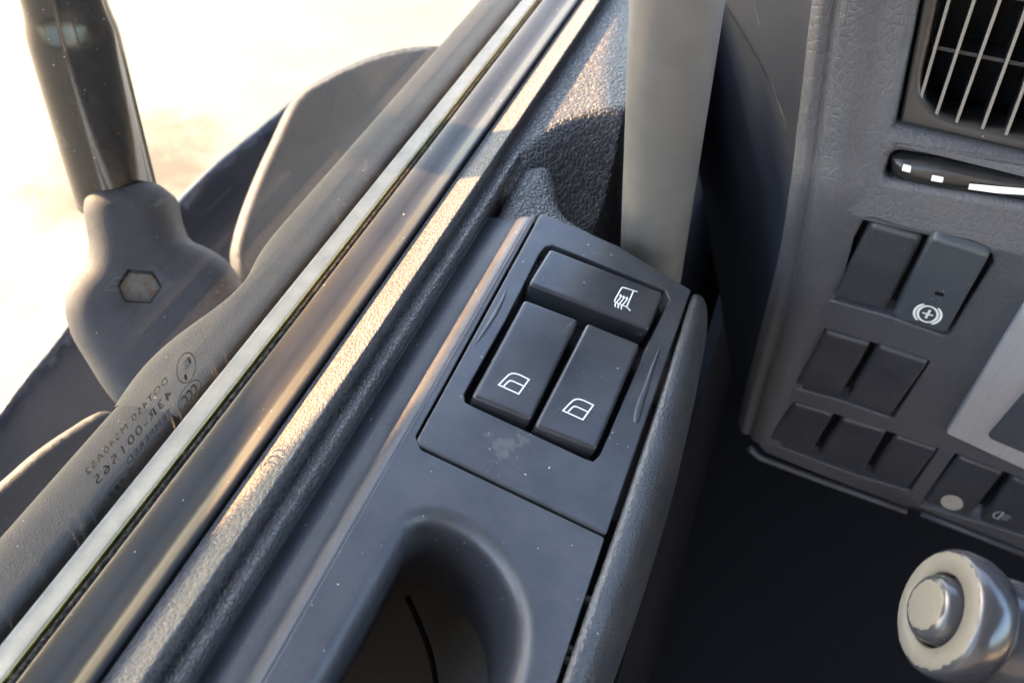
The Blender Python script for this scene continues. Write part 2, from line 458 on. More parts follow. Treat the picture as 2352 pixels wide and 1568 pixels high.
def make_ground():
    m = Mt('dusty_concrete')
    c = m.mix(m.ramp(m.noise(3.5, 8, .7), [(.3, 0.), (.7, 1.)]), (.096, .099, .080), (.126, .127, .106))
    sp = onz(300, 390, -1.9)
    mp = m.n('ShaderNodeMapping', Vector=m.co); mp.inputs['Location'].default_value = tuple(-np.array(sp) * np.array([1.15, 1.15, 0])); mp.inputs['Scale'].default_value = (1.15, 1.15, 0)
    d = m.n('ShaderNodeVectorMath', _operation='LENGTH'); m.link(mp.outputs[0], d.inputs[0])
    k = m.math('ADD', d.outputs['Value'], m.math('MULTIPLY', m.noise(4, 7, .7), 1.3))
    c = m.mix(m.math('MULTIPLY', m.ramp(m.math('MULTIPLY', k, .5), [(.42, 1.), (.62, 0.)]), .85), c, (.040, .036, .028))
    c = m.mix(m.math('MULTIPLY', m.ramp(m.noise(26, 6, .75), [(.52, 0.), (.7, 1.)]), .35), c, (.078, .066, .048))
    m.bump(m.noise(60, 6), .004, .5)
    return m.done(c, .85, .2)
M_GROUND = make_ground()
M_CAB = plain('cab_lining_grey', (.36, .35, .34), .8, .2)
M_FLOOR = plain('floor_mat_black', (.012, .012, .013), .8, .2, bump=(200, .001))
M_PAD = plain('lower_pad_grey', (.12, .122, .124), .7, .3, bump=(900, .0002))
def make_cap():
    m = Mt('stalk_worn_coating')
    x = m.n('ShaderNodeSeparateXYZ', Vector=m.co)
    r = m.math('SQRT', m.math('ADD', m.math('POWER', x.outputs[0], 2), m.math('POWER', x.outputs[1], 2)))
    r = m.math('ADD', r, m.math('MULTIPLY', m.math('SUBTRACT', m.noise(320, 5, .6), .5), .0028))
    ring = m.math('MULTIPLY', m.math('LESS_THAN', r, .0192), m.math('GREATER_THAN', x.outputs[2], -.004))
    core = m.math('MULTIPLY', m.math('LESS_THAN', r, .0082), m.math('GREATER_THAN', x.outputs[2], .001))
    outer = m.math('MULTIPLY', ring, m.math('GREATER_THAN', r, .0118))
    f = m.math('MAXIMUM', outer, core)
    c = m.mix(f, (.03, .032, .038), m.mix(m.noise(400, 4), (.068, .066, .060), (.098, .096, .087)))
    m.link(m.math('ADD', m.math('MULTIPLY', f, .42), .2), m.b.inputs['Roughness'])
    m.bump(f, .0002, -.6)
    return m.done(c, None, .6)
M_CAP = make_cap()
M_SLEEVE = plain('stalk_gloss_grey', (.045, .047, .053), .17, .6, .2, dust=.04)

# ------------------------------------------------------------------ setting
g = struct(mesh('ground', [(-60, -60, -1.9), (60, -60, -1.9), (60, 60, -1.9), (-60, 60, -1.9)], [(0, 1, 2, 3)], M_GROUND))
def slab(name, x0, x1, y0, y1, z0, z1, mat, parent=None, bev=.0):
    o = mesh(name, [(x, y, z) for z in (z0, z1) for x, y in ((x0, y0), (x1, y0), (x1, y1), (x0, y1))],
             [(0, 3, 2, 1), (4, 5, 6, 7), (0, 1, 5, 4), (1, 2, 6, 5), (2, 3, 7, 6), (3, 0, 4, 7)], mat, parent, smooth=False)
    if bev:
        b = o.modifiers.new('bevel', 'BEVEL'); b.width = bev; b.segments = 3
    return o
struct(slab('cab_floor', -.16, 2.0, -1.3, 1.3, -.80, -.76, M_FLOOR))
struct(slab('cab_roof', -.17, 2.0, -1.3, .62, .80, .84, M_CAB))
struct(slab('cab_rear_wall', -.17, 2.0, -1.34, -1.3, -.76, .80, M_CAB))
struct(slab('cab_side_wall', 2.0, 2.04, -1.3, 1.3, -.76, .0, M_CAB))
struct(slab('cab_front_wall', -.11, 2.0, 1.05, 1.1, -.76, .0, M_FLOOR))

# ------------------------------------------------------------------ door
door = thing('truck_door', 'truck door with grained trim, window glass, armrest and three black switches', 'door', (-.19, .3, -.6))
TL = math.radians(16)
AR = Frame(onz(1078, 800, 0), (math.cos(TL), 0, -math.sin(TL)), (0, 1, 0))   # armrest plane, tilted inboard
def Xat(x, z): return onz(x, 800, z)[0]
YS = list(np.linspace(-.12, 1.05, 60))
XG = Xat(600, .012)
# outer belt seen through the glass
def beltfn(x, y, z):
    k = math.exp(-((y - .262) / .022) ** 2) * .0065 - .0055 * math.exp(-((y - .205) / .03) ** 2)
    if x < -.236: x = x + k * min(1, (-.236 - x) / .01)
    return (x, y, z)
b0, b1 = Xat(383, 0), Xat(541, .004)
yA = [y for y in YS if y > .158]
belt_prof = [(b0 + .012, -.16), (b0 + .003, -.08), (b0 - .002, -.022), (b0, -.005), (b0 + .004, .001), (b0 + .012, .004), (b0 + .022, .0055), (b1 - .003, .006), (b1, .004), (b1 + .0008, -.004)]
seamY = onz(270, 935, .0)[1]
far = list(np.linspace(seamY, .42, 60)) + list(np.linspace(.43, 1.05, 20)); near = list(np.linspace(-.12, seamY - .0005, 30))
sweep_y('outer_belt_trim', belt_prof, far, M_COVER if False else M_BELT, door, 5, beltfn)
sweep_y('outer_belt_trim', [(x - .0012, z + .0008) for x, z in belt_prof], near, M_FAIR, door, 5)
# wiper lip against the outside of the glass
l0, l1 = Xat(553, .005), Xat(597, .008)
sweep_y('outer_wiper_lip', [(l0 - .003, -.012), (l0 - .0006, .003), (l0, .0050), (l0 + .001, .0056), (l0 + .003, .0058), (l1 - .0012, .0068), (l1, .0066)], YS, M_WIPER, door, 4)
sweep_y('refracted_sun_line', [(l1 - .0001, .0064), (l1 + .0006, .0069), (l1 + .0009, .004)], YS, M_SUNEDGE, door, 3)  # thin strip painted as the line of refracted sun
sweep_y('belt_channel', [(b1 - .004, -.012), (l0, -.0095), (XG + .009, -.012)], YS, M_BLACK, door, 1)
# inner seal: flock edge, glossy rubber, rolled lip
r0 = Xat(622, .008)
sweep_y('seal_flock', [(XG + .0022, .000), (XG + .003, .0062), (r0 - .0012, .0078), (r0, .0078), (r0 + .0006, .0066)], YS, M_FELT, door, 4)
q = [(Xat(622, .008) + .0004, .0072), (Xat(632, .0082), .0082), (Xat(650, .0086), .0086), (Xat(675, .0083), .0083), (Xat(700, .0077), .0077), (Xat(722, .0077), .0077), (Xat(736, .0088), .0088),
     (Xat(751, .0097), .0097), (Xat(763, .0086), .0086), (Xat(772, .005), .005), (Xat(774.5, 0), -.001), (Xat(774.5, 0), -.02)]
sweep_y('rubber_seal', q, YS, M_RUBBER, door, 6)
# grained trim on the door top, with its groove
q = [(Xat(776.5, .002), -.02), (Xat(777.5, .004), .004), (Xat(781, .007), .0070), (Xat(794, .0085), .0088), (Xat(815, .0102), .0104), (Xat(834, .0118), .0120), (Xat(842, .0118), .0118), (Xat(852, .0095), .009), (Xat(862, .006), .0058),
     (Xat(872, .004), .0040), (Xat(884, .0055), .0056), (Xat(896, .0075), .0074), (Xat(910, .0066), .0064), (Xat(921, .003), .002), (Xat(926, -.003), -.005), (Xat(926, -.003), -.03)]
sweep_y('door_top_trim', q[:10], YS, M_LEATHER, door, 6)
ysn = list(np.linspace(-.12, .40, 40)); 
sweep_y('door_top_trim_step', q[9:], ysn, M_LEATHER2, door, 6)
# far pad with the scooped cup in front of the armrest
arc = [onz(*p, -.002)[:2] for p in ((1165, 440), (1200, 398), (1245, 357), (1300, 320), (1360, 299), (1430, 287), (1500, 283))]
arc = [tuple(p) for p in spline(arc, 8)]
cup = arc + [(.05, arc[-1][1]), (.05, .28), (-.14, .28)]
CA = np.array(cup); CB = np.roll(CA, -1, 0)
xmx = onz(1520, 150, -.02)[0]
xs = np.concatenate([[q[9][0]], np.linspace(q[9][0] + .002, xmx, 70), [xmx + .001, xmx + .002]]); ys = np.concatenate([np.linspace(.30, .374, 14), np.linspace(.376, 1.05, 170)])
xg0 = q[9][0]; vs = []; fs = []
for y in ys:
    for x in xs:
        z = .0040 + .0012 * (1 - math.exp(-(x - xg0) / .006)) - max(0, x + .10) * .10
        pt = np.array([x, y]); d = dist_poly(pt, CA, CB) * (1 if inside(pt, CA, CB) else -1)
        e = max(0, d + .008); z -= .055 * (1 - math.exp(-(e / .028) ** 1.6)) + max(0, d - .03) * .9
        z -= max(0, .375 - y) * 3
        if x > xmx + .0015: z = -.7
        vs.append((x, y, z))
m_ = len(xs)
for i in range(len(ys) - 1):
    for j in range(m_ - 1): a = i * m_ + j; fs.append((a, a + 1, a + m_ + 1, a + m_))
mesh('scooped_door_pad', vs, fs, M_LEATHER2, door)
# armrest moulding (L-shaped, around the switch panel) with the pull cup cut through it
hA = 0.
u0 = AR.px(1071, 800)[0] - .0042
Apx, Bpx, Cpx, Dpx = (953, 1017), (1393, 1229), (1588, 667), (1243, 489)
A_, B_, C_, D_ = [AR.px(*p) for p in (Apx, Bpx, Cpx, Dpx)]
gap = .0011
farL = AR.px(1168, 462)[1]
uR = B_[0]
outer = [(u0, .02 - AR.o[1]), (uR + .001, .02 - AR.o[1]), (uR - .0002, B_[1] - gap), (A_[0] + .0035, A_[1] - gap - .0005), (A_[0] - gap, A_[1] + .0032), (D_[0] - gap, D_[1] - .002), (D_[0] - gap - .001, farL - .001), (u0, farL)]
outer = rounded(outer, [.002, .002, .0014, .002, .002, .0009, .0009, .0009], 4)
cup_px = [(934, 1238), (948, 1212), (972, 1196), (1005, 1194), (1050, 1210), (1100, 1245), (1146, 1298), (1180, 1362), (1194, 1430), (1190, 1500), (1168, 1575), (1125, 1650), (1040, 1710), (740, 1700), (700, 1655), (784, 1505), (860, 1370)]
cupo = [tuple(p) for p in spline(AR.pxs(cup_px), 6, True)]
plate('armrest', AR, outer, [cupo], M_PLASTIC, door, 0, .0006, .03, hb=.0066, hdepth=.052, nb=8)
# facet falling to the window side of the armrest
pA = AR.p(u0 + .0008, 0, -.0001); xl = Xat(924, -.003)
yfar = AR.p(0, farL)[1]
ysn = list(np.linspace(.0, yfar - .006, 30)) + [yfar - .003, yfar - .001, yfar]
def facfn(x, y, z):
    if y > yfar - .006: z -= (1 - math.sqrt(max(0, 1 - ((y - yfar + .006) / .006) ** 2))) * .006
    return (x, y, z)
sweep_y('armrest_facet', [(xl - .001, -.03), (xl, -.006), (xl + .002, -.0040), (pA[0] - .010, -.0014), (pA[0] - .005, .0006), (pA[0] - .0025, .0012), (pA[0] - .0008, .0009), (pA[0], -.0001), (pA[0] + .0005, -.004)], ysn, M_PLASTIC, door, 5, facfn)
# body of the armrest running down into the cup at its far end
lump = [(1100, 590), (1140, 500), (1174, 420), (1200, 392), (1240, 385), (1268, 397), (1281, 440), (1287, 478), (1312, 512), (1370, 545), (1440, 585), (1450, 640), (1400, 700), (1250, 700), (1130, 660)]
pillow('armrest_body', AR, [tuple(p) for p in spline(AR.pxs(lump, -.012), 5, True)], M_LEATHER2, door, -.006, .011, .10, 0, step=.0022)
slab('armrest_core', -.108, -.044, .045, .36, -.11, -.040, M_BLACK, door) if False else None
# floor of the pull cup and cable in it
mesh('pull_cup_floor', [AR.p(u, v, -.085) for u, v in ((-.06, -.3), (.078, -.3), (.078, .0), (-.06, .0))] + [AR.p(u, v, -.040) for u, v in ((-.06, -.3), (.078, -.3), (.078, .0), (-.06, .0))],
     [(0, 1, 2, 3), (2, 6, 7, 3), (3, 7, 4, 0)], M_PAD, door, smooth=False)
# skin under the armrest so that no daylight comes up through it
mesh('armrest_underside', [AR.p(u, v, -.03) for u, v in ((u0, A_[1] - .002), (uR, A_[1] - .002), (uR, D_[1] - .012), (u0, D_[1] - .012))], [(0, 1, 2, 3)], M_BLACK, door)
# switch panel
hole_px = [(1068, 925), (1066, 905), (1160, 740), (1238, 586), (1252, 568), (1268, 564), (1528, 668), (1537, 688), (1483, 800), (1378, 1045), (1362, 1060), (1340, 1052)]
hole = rounded(AR.pxs(hole_px), .0008, 3)
bez = rounded([A_, B_, C_, AR.px(1420, 566), D_], [.0035, .0016, .0016, .006, .0035], 6)
bezel = plate('switch_bezel', AR, bez, [hole], M_BEZEL, door, .0004, .0009, .016, hb=.0006, hdepth=.011)
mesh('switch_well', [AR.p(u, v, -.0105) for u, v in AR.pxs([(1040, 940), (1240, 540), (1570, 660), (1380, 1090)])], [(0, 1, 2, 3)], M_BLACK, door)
# shallow grip scallops in the bezel
def scallop(pts, mat, h=.0012):
    pl = [tuple(p) for p in spline(AR.pxs(pts), 5, True)]
    return pillow('bezel_scallop', AR, pl, mat, bezel, h, .0016, .002, 0, step=.0006)
scallop([(1166, 655), (1160, 690), (1138, 735), (1108, 778), (1086, 800), (1098, 772), (1128, 722), (1154, 675)], M_BEZEL, .0010)
scallop([(1513, 797), (1516, 810), (1500, 862), (1482, 925), (1467, 972), (1452, 968), (1458, 930), (1478, 880), (1494, 838)], M_BEZEL, .0011)
def rocker(v0, v1):
    vm = v0 + (v1 - v0) * .47
    def hf(u, v):
        return -.0011 * (1 / (1 + math.exp(-(vm - v) / .0025))) + .0009 * max(0, (v - vm) / (v1 - vm)) ** 1.5
    return hf
HT = .0042
kq = [AR.px(*p, HT) for p in ((1213, 650), (1265, 568), (1524, 668), (1492, 757))]
key = keycap('heated_mirror_switch', AR, [AR.px(*p, HT) for p in ((1214, 651), (1264, 570), (1525, 672), (1492, 756))], M_KEY, door, .0022, -.011, HT, .0016, .0004)
# icon: mirror outline with three heat arrows
def ic(pts, h): return [AR.px(x, y, h) for x, y in pts]
def sz(pts): return [(1342 + x * .1116, 612.5 + y * .1116) for x, y in pts]   # from a close look at the key
a1 = [(1095, 520), (800, 428), (765, 440), (640, 660), (620, 710), (645, 740), (860, 825), (895, 850), (945, 910)]
a2 = [(1010, 505), (870, 825)]
def arrow(dx, dy): return [[(635 + dx, 830 + dy), (632 + dx, 770 + dy), (700 + dx, 690 + dy), (740 + dx, 640 + dy), (748 + dx, 590 + dy)], [(722 + dx, 610 + dy), (750 + dx, 582 + dy), (768 + dx, 625 + dy)]]
L = [a1, a2] + arrow(0, 0) + arrow(62, 26) + arrow(128, 50)
ribbons('heated_mirror_icon', AR, [ic(sz(l), HT) for l in L], M_ICON, key, HT + .00012, .00058)
for quad, sh in ((((1085, 906), (1204, 689), (1329, 737), (1221, 960)), (0, 0)), (((1229, 973), (1348, 743), (1470, 792), (1372, 1028)), (147.5, 59))):
    qd = [AR.px(*p, HT) for p in quad]; v0 = min(p[1] for p in qd); v1 = max(p[1] for p in qd); hf = rocker(v0, v1)
    key = keycap('window_switch', AR, qd, M_KEY, door, .0022, -.011, HT, .0016, .0004, hf)
    def sw(pts): return [(1108.6 + x * .13645, 816.8 + y * .13645) for x, y in pts]
    w1 = [(270, 490), (380, 375), (440, 320), (490, 298), (545, 298), (620, 320), (780, 398), (605, 642), (270, 490)]
    w2 = [(355, 510), (430, 435), (465, 418), (510, 428), (685, 508)]
    ribbons('window_icon', AR, [[AR.px(x + sh[0], y + sh[1], HT - .001) for x, y in sw(l)] for l in (w1, w2)], M_ICON, key, HT + .00014, .00062, hf)
# outer grip rail
def edge(pxl, z): return [onz(x, y, z) for x, y in pxl]
zl = AR.p(uR, 0)[2]
lefts = [(1588, 672), (1568, 736), (1517, 899), (1462, 1062), (1407, 1225), (1351, 1378), (1314, 1488), (1290, 1560), (1240, 1700), (1180, 1850)]
rights = [(1618, 690), (1629, 735), (1605, 870), (1562, 1062), (1515, 1225), (1465, 1378), (1424, 1488), (1396, 1568), (1345, 1700), (1285, 1850)]
Lp = edge(lefts, zl + .001); Rp = edge(rights, zl - .022)
Lp = [np.array([p[0], p[1]]) for p in Lp]; Rp = [np.array([p[0], p[1]]) for p in Rp]
yy = np.linspace(.0, Lp[0][1] + .006, 80)
lx = np.interp(yy, [p[1] for p in Lp][::-1], [p[0] for p in Lp][::-1]); rx = np.interp(yy, [p[1] for p in Rp][::-1], [p[0] for p in Rp][::-1])
kk = np.ones(9) / 9
def smo(a): return np.convolve(np.pad(a, 4, 'edge'), kk, 'valid')
lx, rx = smo(lx), smo(rx)
prf = spline([(0, -.03), (0, -.006), (.03, -.0008), (.12, .0012), (.35, .0014), (.60, -.0005), (.80, -.005), (.94, -.012), (1.0, -.022), (1.0, -.034), (.92, -.05), (.7, -.065)], 5)
vs, fs = [], []
for i, y in enumerate(yy):
    t = max(0, (y - (yy[-1] - .016)) / .016); drop = .007 * (1 - math.sqrt(max(0, 1 - t * t)))
    for u, z in prf:
        uu = u if u < .5 else .5 + (u - .5) * (1 - .35 * t ** 3)
        vs.append((lx[i] + (rx[i] - lx[i]) * uu, y, zl + z - drop))
m_ = len(prf)
for i in range(len(yy) - 1):
    for j in range(m_ - 1): a = i * m_ + j; fs.append((a, a + 1, a + m_ + 1, a + m_))
a = (len(yy) - 1) * m_; fs.append(tuple(a + j for j in range(m_)))
mesh('grip_rail', vs, fs, M_GRIP, door)
for px in ((1353, 1373), (1309, 1486), (1304, 1511)):
    c = onz(*px, zl - .004); slab('rail_clip', c[0] - .004, c[0] + .006, c[1] - .0009, c[1] + .0009, zl - .007, zl - .004, M_PAD, door)
# door inner skin dropping into the dark footwell
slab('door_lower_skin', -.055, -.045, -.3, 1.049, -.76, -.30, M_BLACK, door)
slab('dash_sun_block', -.088, -.078, .40, .50, -.30, .03, M_BLACK, door)  # added block hidden behind the grab bar, keeps sun off the dash edge
slab('door_outer_skin', XG - .035, XG - .012, -.6, 1.3, -.9, -.165, M_PAINT, door)
slab('door_rear_post', XG - .03, XG + .02, -.40, -.28, -.02, .80, M_CAB, door)
slab('door_top_rail', XG - .03, XG + .02, -.279, 1.05, .76, .80, M_CAB, door)
# window glass with its maker's marking, read from behind
GF = Frame((XG, 0, 0), (0, -1, 0), (0, 0, 1))
pane = mesh('window_pane', [(XG, y, z) for y, z in ((-.28, .001), (1.05, .001), (1.05, .76), (-.28, .76))], [(0, 1, 2, 3)], M_GLASS, door, smooth=False)
def text(s, px, width, rowz, ht, mat=M_INK, name='glass_lettering'):
    cu = bpy.data.curves.new('t', 'FONT'); cu.body = s; cu.size = ht * 1.35; cu.space_character = 1.25
    to = bpy.data.objects.new('t', cu); COL.objects.link(to)
    dg = bpy.context.evaluated_depsgraph_get(); me = bpy.data.meshes.new_from_object(to.evaluated_get(dg))
    bpy.data.objects.remove(to); x = [v.co.x for v in me.vertices]; x0, x1 = min(x), max(x); k = width / (x1 - x0)
    vs = [GF.p(px + (v.co.x - x0) * k, rowz + v.co.y, .0004) for v in me.vertices]
    return mesh(name, vs, [tuple(p.vertices) for p in me.polygons], mat, pane, smooth=False)
def gy(x, y): return onp(x, y, (XG, 0, 0), np.array([1., 0, 0]))
def gu(x, y): return -gy(x, y)[1]
text('DOT450 M540AS2', gu(383, 866), .0445, .0425, .0030)
text('43R-001565', gu(393, 898), .0425, .0357, .0040)
text('TEMPERED', gu(394, 936), .0260, .0298, .0031)
text('0000000', gu(362, 975), .0190, .0258, .0020)
def ell(c, a, b, n=36): return [(c[0] + a * math.cos(2 * math.pi * k / n), c[1] + b * math.sin(2 * math.pi * k / n)) for k in range(n)] + [(c[0] + a, c[1])]
ce = (gu(430, 845), .0398); ribbons('approval_mark', GF, [ell(ce, .0052, .0062)], M_INK, pane, .0004, .0004)
text('E', ce[0] - .0032, .0038, .0395, .0036); text('1', ce[0] + .0012, .0013, .0352, .0030)
cc = (gu(438, 908), .0283); ribbons('compliance_mark', GF, [ell(cc, .0068, .0048)], M_INK, pane, .0004, .0004)
ribbons('compliance_letters', GF, [[(cc[0] - .0026 + k * .0030 + .0015 * math.cos(t), cc[1] + .0023 * math.sin(t)) for t in np.linspace(.9, 2 * math.pi - .9, 12)] for k in range(3)], M_INK, pane, .0004, .0009)
lc = (gu(276, 1119), .0262)
ribbons('maker_logo', GF, [ell(lc, .0082, .0036)], M_INK, pane, .0004, .0003)
for k in range(3):
    x = lc[0] - .004 + k * .0030; flat('maker_logo', GF, [(x, lc[1] - .002), (x + .0018, lc[1] - .002), (x + .0030, lc[1] + .002), (x + .0012, lc[1] + .002)], M_INK, pane, .0004)
# cable lying in the pull cup
cabp = [AR.p(*AR.px(x, y, -.080), -.080) for x, y in ((935, 1370), (958, 1420), (985, 1490), (1000, 1560), (1004, 1640))]
def tube(name, pts, rad, mat, parent=None, seg=12):
    P = [Vector(p) for p in pts]; vs, fs = [], []
    for i, p in enumerate(P):
        t = (P[min(i + 1, len(P) - 1)] - P[max(i - 1, 0)]).normalized(); a = t.cross(Vector((.3, .2, 1))).normalized(); b = t.cross(a)
        rr = rad(i / (len(P) - 1)) if callable(rad) else rad
        for k in range(seg): an = 2 * math.pi * k / seg; vs.append(p + (a * math.cos(an) + b * math.sin(an)) * rr)
    for i in range(len(P) - 1):
        for k in range(seg): k2 = (k + 1) % seg; fs.append((i * seg + k, i * seg + k2, (i + 1) * seg + k2, (i + 1) * seg + k))
    fs.append(tuple(range(seg))); fs.append(tuple((len(P) - 1) * seg + k for k in range(seg)))
    return mesh(name, vs, fs, mat, parent)
o = tube('black_cable', spline(cabp, 8), .0013, M_BLACK); o['label'] = 'thin black cable lying in the door pull cup'; o['category'] = 'cable'

# ------------------------------------------------------------------ wing mirror outside the window
XM = -.44
base = onp(262, 425, (XM, 0, 0), np.array([1., 0, 0])); top = onp(147, 0, (XM, 0, 0), np.array([1., 0, 0]))
dirm = (top - base) / np.linalg.norm(top - base)
mir = thing('wing_mirror', 'glossy black mirror arm rising from a dusty bolted bracket outside the window', 'mirror', tuple(base))
def tr(t):   # tube a little thinner above its swaged step
    return .0275
tube('mirror_arm', [base - dirm * .01 + dirm * s for s in np.linspace(0, .40, 60)], lambda t: .0268 - .0030 / (1 + math.exp(-(t - .30) / .008)), M_TUBE, mir, 56)
BF = Frame(onp(320, 660, (-.395, 0, 0), np.array([1., 0, 0])), (.83, .52, -.18), (-.2, .55, .72))
if BF.n.dot(CAM - BF.o) < 0: BF = Frame(BF.o, -BF.a, BF.b)
bro = [(178, 478), (184, 446), (205, 424), (240, 412), (300, 408), (350, 415), (382, 442), (396, 500), (416, 543), (466, 568), (512, 600), (545, 650), (555, 720), (470, 830), (370, 920), (300, 960), (262, 940), (228, 902), (190, 842), (152, 778), (135, 720), (140, 670), (163, 626), (186, 598), (190, 558), (183, 515)]
hx = [(268, 655), (293, 618), (352, 622), (373, 658), (347, 697), (287, 694)]
cover = pillow('bracket_cover', BF, [tuple(p) for p in spline(BF.pxs(bro), 5, True)], M_COVER, mir, 0, .020, .06, .004, cut=BF.pxs(hx, -.0), step=.0042)
hxc = BF.px(323, 660, -.004); 
bx = [BF.px(*p, -.003) for p in ((274, 661), (297, 625), (351, 629), (371, 661), (345, 696), (288, 692))]
plate('hex_bolt', BF, bx, [], M_BOLT, mir, -.0022, .0010, .015)
# unseen mirror head, lower edge shaped to shade the switch panel; added block below
def head(name, x0, x1, outline_yz):
    pl = rounded(outline_yz, .012, 4); vs, fs = [], []
    for x, s in ((x0, .97), (x0 + .02, 1), (x1 - .01, 1), (x1, 1)):
        cy = np.mean([p[0] for p in pl]); cz = np.mean([p[1] for p in pl])
        vs += [(x, cy + (y - cy) * s, cz + (z - cz) * s) for y, z in pl]
    N = len(pl)
    for i in range(3):
        for k in range(N): k2 = (k + 1) % N; fs.append((i * N + k, i * N + k2, (i + 1) * N + k2, (i + 1) * N + k))
    fs += [tuple(range(N)), tuple(3 * N + k for k in range(N))]
    return mesh(name, vs, fs, M_COVER, mir)
XH = -.60
yo = (XH + .165) * -math.tan(SUN_AZ)
hb_ = [(y + yo, z + .0528) for y, z in ((-.10, .160), (.0, .172), (.08, .181), (.16, .189), (.23, .1992), (.345, .2005), (.385, .2005), (.40, .214), (.455, .2125), (.52, .2015), (.585, .1955), (.63, .185), (.68, .175))]
head('mirror_head', XH, XH + .10, hb_ + [(.765, .25), (.765, .46), (-.06, .46)])
head('lower_sun_block', XH - .05, XH, [(-.05, .09), (.82, .09), (.82, .212), (.62, .222), (.31, .222), (.25, .228), (.14, .248), (-.05, .25)])  # added out of view to shade the belt, leaving a sun slit for the trim

# ------------------------------------------------------------------ bodywork below the window, outside
fair = thing('body_fairing', 'navy painted cab fairing with dusty grained panels below the mirror bracket', 'bodywork', (-.5, .5, -.5))
NF = Frame((-.5, .5, -.34), (.5, .0, -.87), (0, 1, .0))
nav = [(-60, 1040), (0, 950), (60, 868), (140, 770), (250, 620), (392, 480), (500, 372), (600, 290), (688, 218), (745, 178), (805, 148), (875, 122), (950, 106), (1040, 104), (1150, 130), (1150, 400), (700, 800), (300, 1200), (-60, 1500)]
pillow('painted_fairing', NF, [tuple(p) for p in spline(NF.pxs(nav), 4, True)], M_NAVY, fair, 0, .005, .008, 0, step=.005)
TF = Frame((-.4, .55, -.26), (.55, .1, -.85), (-.1, 1, .1))
tex = [(552, 590), (556, 545), (575, 478), (605, 400), (642, 318), (690, 222), (745, 182), (805, 152), (875, 126), (950, 110), (1040, 108), (1100, 200), (900, 420), (640, 640), (570, 640)]
pillow('grained_panel', TF, [tuple(p) for p in spline(TF.pxs(tex), 4, True)], M_FAIR, fair, 0, .006, .008, 0, step=.004)
T2 = Frame((-.33, .15, -.14), (.6, .1, -.8), (-.1, 1, .1))
tx2 = [(252, 940), (180, 975), (100, 1030), (40, 1082), (-30, 1145), (-120, 1250), (-60, 1400), (120, 1250), (300, 1000)]
pillow('grained_panel', T2, [tuple(p) for p in spline(T2.pxs(tx2), 4, True)], M_FAIR, fair, 0, .005, .008, 0, step=.003)

# ------------------------------------------------------------------ grab bar
bar = thing('grab_bar', 'worn grey upright grab bar between the door and the dashboard', 'grab bar', tuple(dep(1480, 760, .57)))
pb0 = Vector(dep(1493, 640, .54)); pb1 = Vector(dep(1555, 0, .346)); dd = (pb1 - pb0)
lathe('bar_tube', [(.0178, -.12), (.0178, -.1)] + [(.0178, z) for z in np.linspace(-.09, dd.length * 1.8, 14)], M_BAR, bar, zframe(pb0, dd, (1, 0, 0)), 48)
lathe('bar_foot', [(.0001, -.10), (.024, -.10), (.025, -.125), (.022, -.15), (.0001, -.15)], M_BLACK, bar, zframe(pb0, dd, (1, 0, 0)), 32)

# ------------------------------------------------------------------ dashboard
dash = thing('dashboard', 'grained dark dashboard with air vent, switch rows and silver trim', 'dashboard', (.15, .45, -.3))
al, be = math.radians(6), math.radians(18)
rD = np.array([math.cos(al), -math.sin(al), 0]); hn = np.array([math.sin(al), math.cos(al), 0])
upL = np.array([0, 0, math.cos(be)]) - hn * math.sin(be)
LO = Frame(dep(2050, 640, .46), rD, upL)
vb = LO.px(1960, 487)[1]
bp = LO.p(0, vb)
be2 = math.radians(8); upU = np.array([0, 0, math.cos(be2)]) + hn * math.sin(be2)
UP = Frame(bp, rD, upU)
# lower face
low_edge = [(1738, 1018), (1752, 1038), (1900, 1098), (2085, 1168), (2360, 1272), (2560, 1350)]
left_edge = [(1893, 478), (1858, 640), (1808, 800), (1765, 935)]
uu_r = LO.px(2560, 700)[0]
outl = LO.pxs(low_edge) ; 
outl = [tuple(p) for p in outl] + [(max(p[0] for p in outl), vb), ] + [(LO.px(1898, 478)[0], vb)] + LO.pxs(left_edge[1:])
def rq(pts, r): return rounded(LO.pxs(pts), r, 5)
h1_ = rq([(1984, 505), (2000, 503), (2277, 583), (2281, 604), (2174, 775), (2042, 728), (1898, 688), (1893, 672)], .003)
h2_ = rq([(1886, 752), (2137, 828), (2050, 962), (1935, 922), (1817, 888)], .003)
h3_ = rq([(1817, 918), (2157, 1030), (2090, 1128), (1960, 1090), (1742, 1008)], .003)
h4_ = rq([(2195, 1040), (2420, 1128), (2360, 1235), (2112, 1160)], .003)
plate('lower_panel', LO, rounded(outl, .0045, 5), [h1_, h2_, h3_, h4_], M_DASHLEA, dash, 0, .003, .08, hb=.0012, hdepth=.012)
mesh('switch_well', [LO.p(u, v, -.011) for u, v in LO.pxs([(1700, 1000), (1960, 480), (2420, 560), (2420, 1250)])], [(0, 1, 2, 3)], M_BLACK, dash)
def dkey(quad, mat=M_DKEY, h=.0012, fil=.0030):
    return keycap('rocker_switch', LO, [LO.px(*p, h) for p in quad], mat, dash, .0038, -.010, h, fil, .0006)
dkey([(1998, 516), (2120, 549), (2034, 716), (1910, 684)], M_DKEY, .0015)
kb = dkey([(2138, 545), (2274, 588), (2172, 768), (2048, 728)], M_DKEYP, .0045, .0022)
dkey([(1893, 762), (2000, 793), (1930, 910), (1822, 884)])
dkey([(2016, 795), (2133, 834), (2046, 956), (1944, 918)], M_DKEY, .003)
dkey([(1820, 926), (1914, 955), (1862, 1040), (1756, 1006)])
dkey([(1932, 962), (2036, 993), (1984, 1084), (1876, 1046)])
dkey([(2054, 1002), (2153, 1035), (2086, 1122), (1996, 1090)])
kd = dkey([(2200, 1050), (2304, 1088), (2226, 1190), (2118, 1152)])
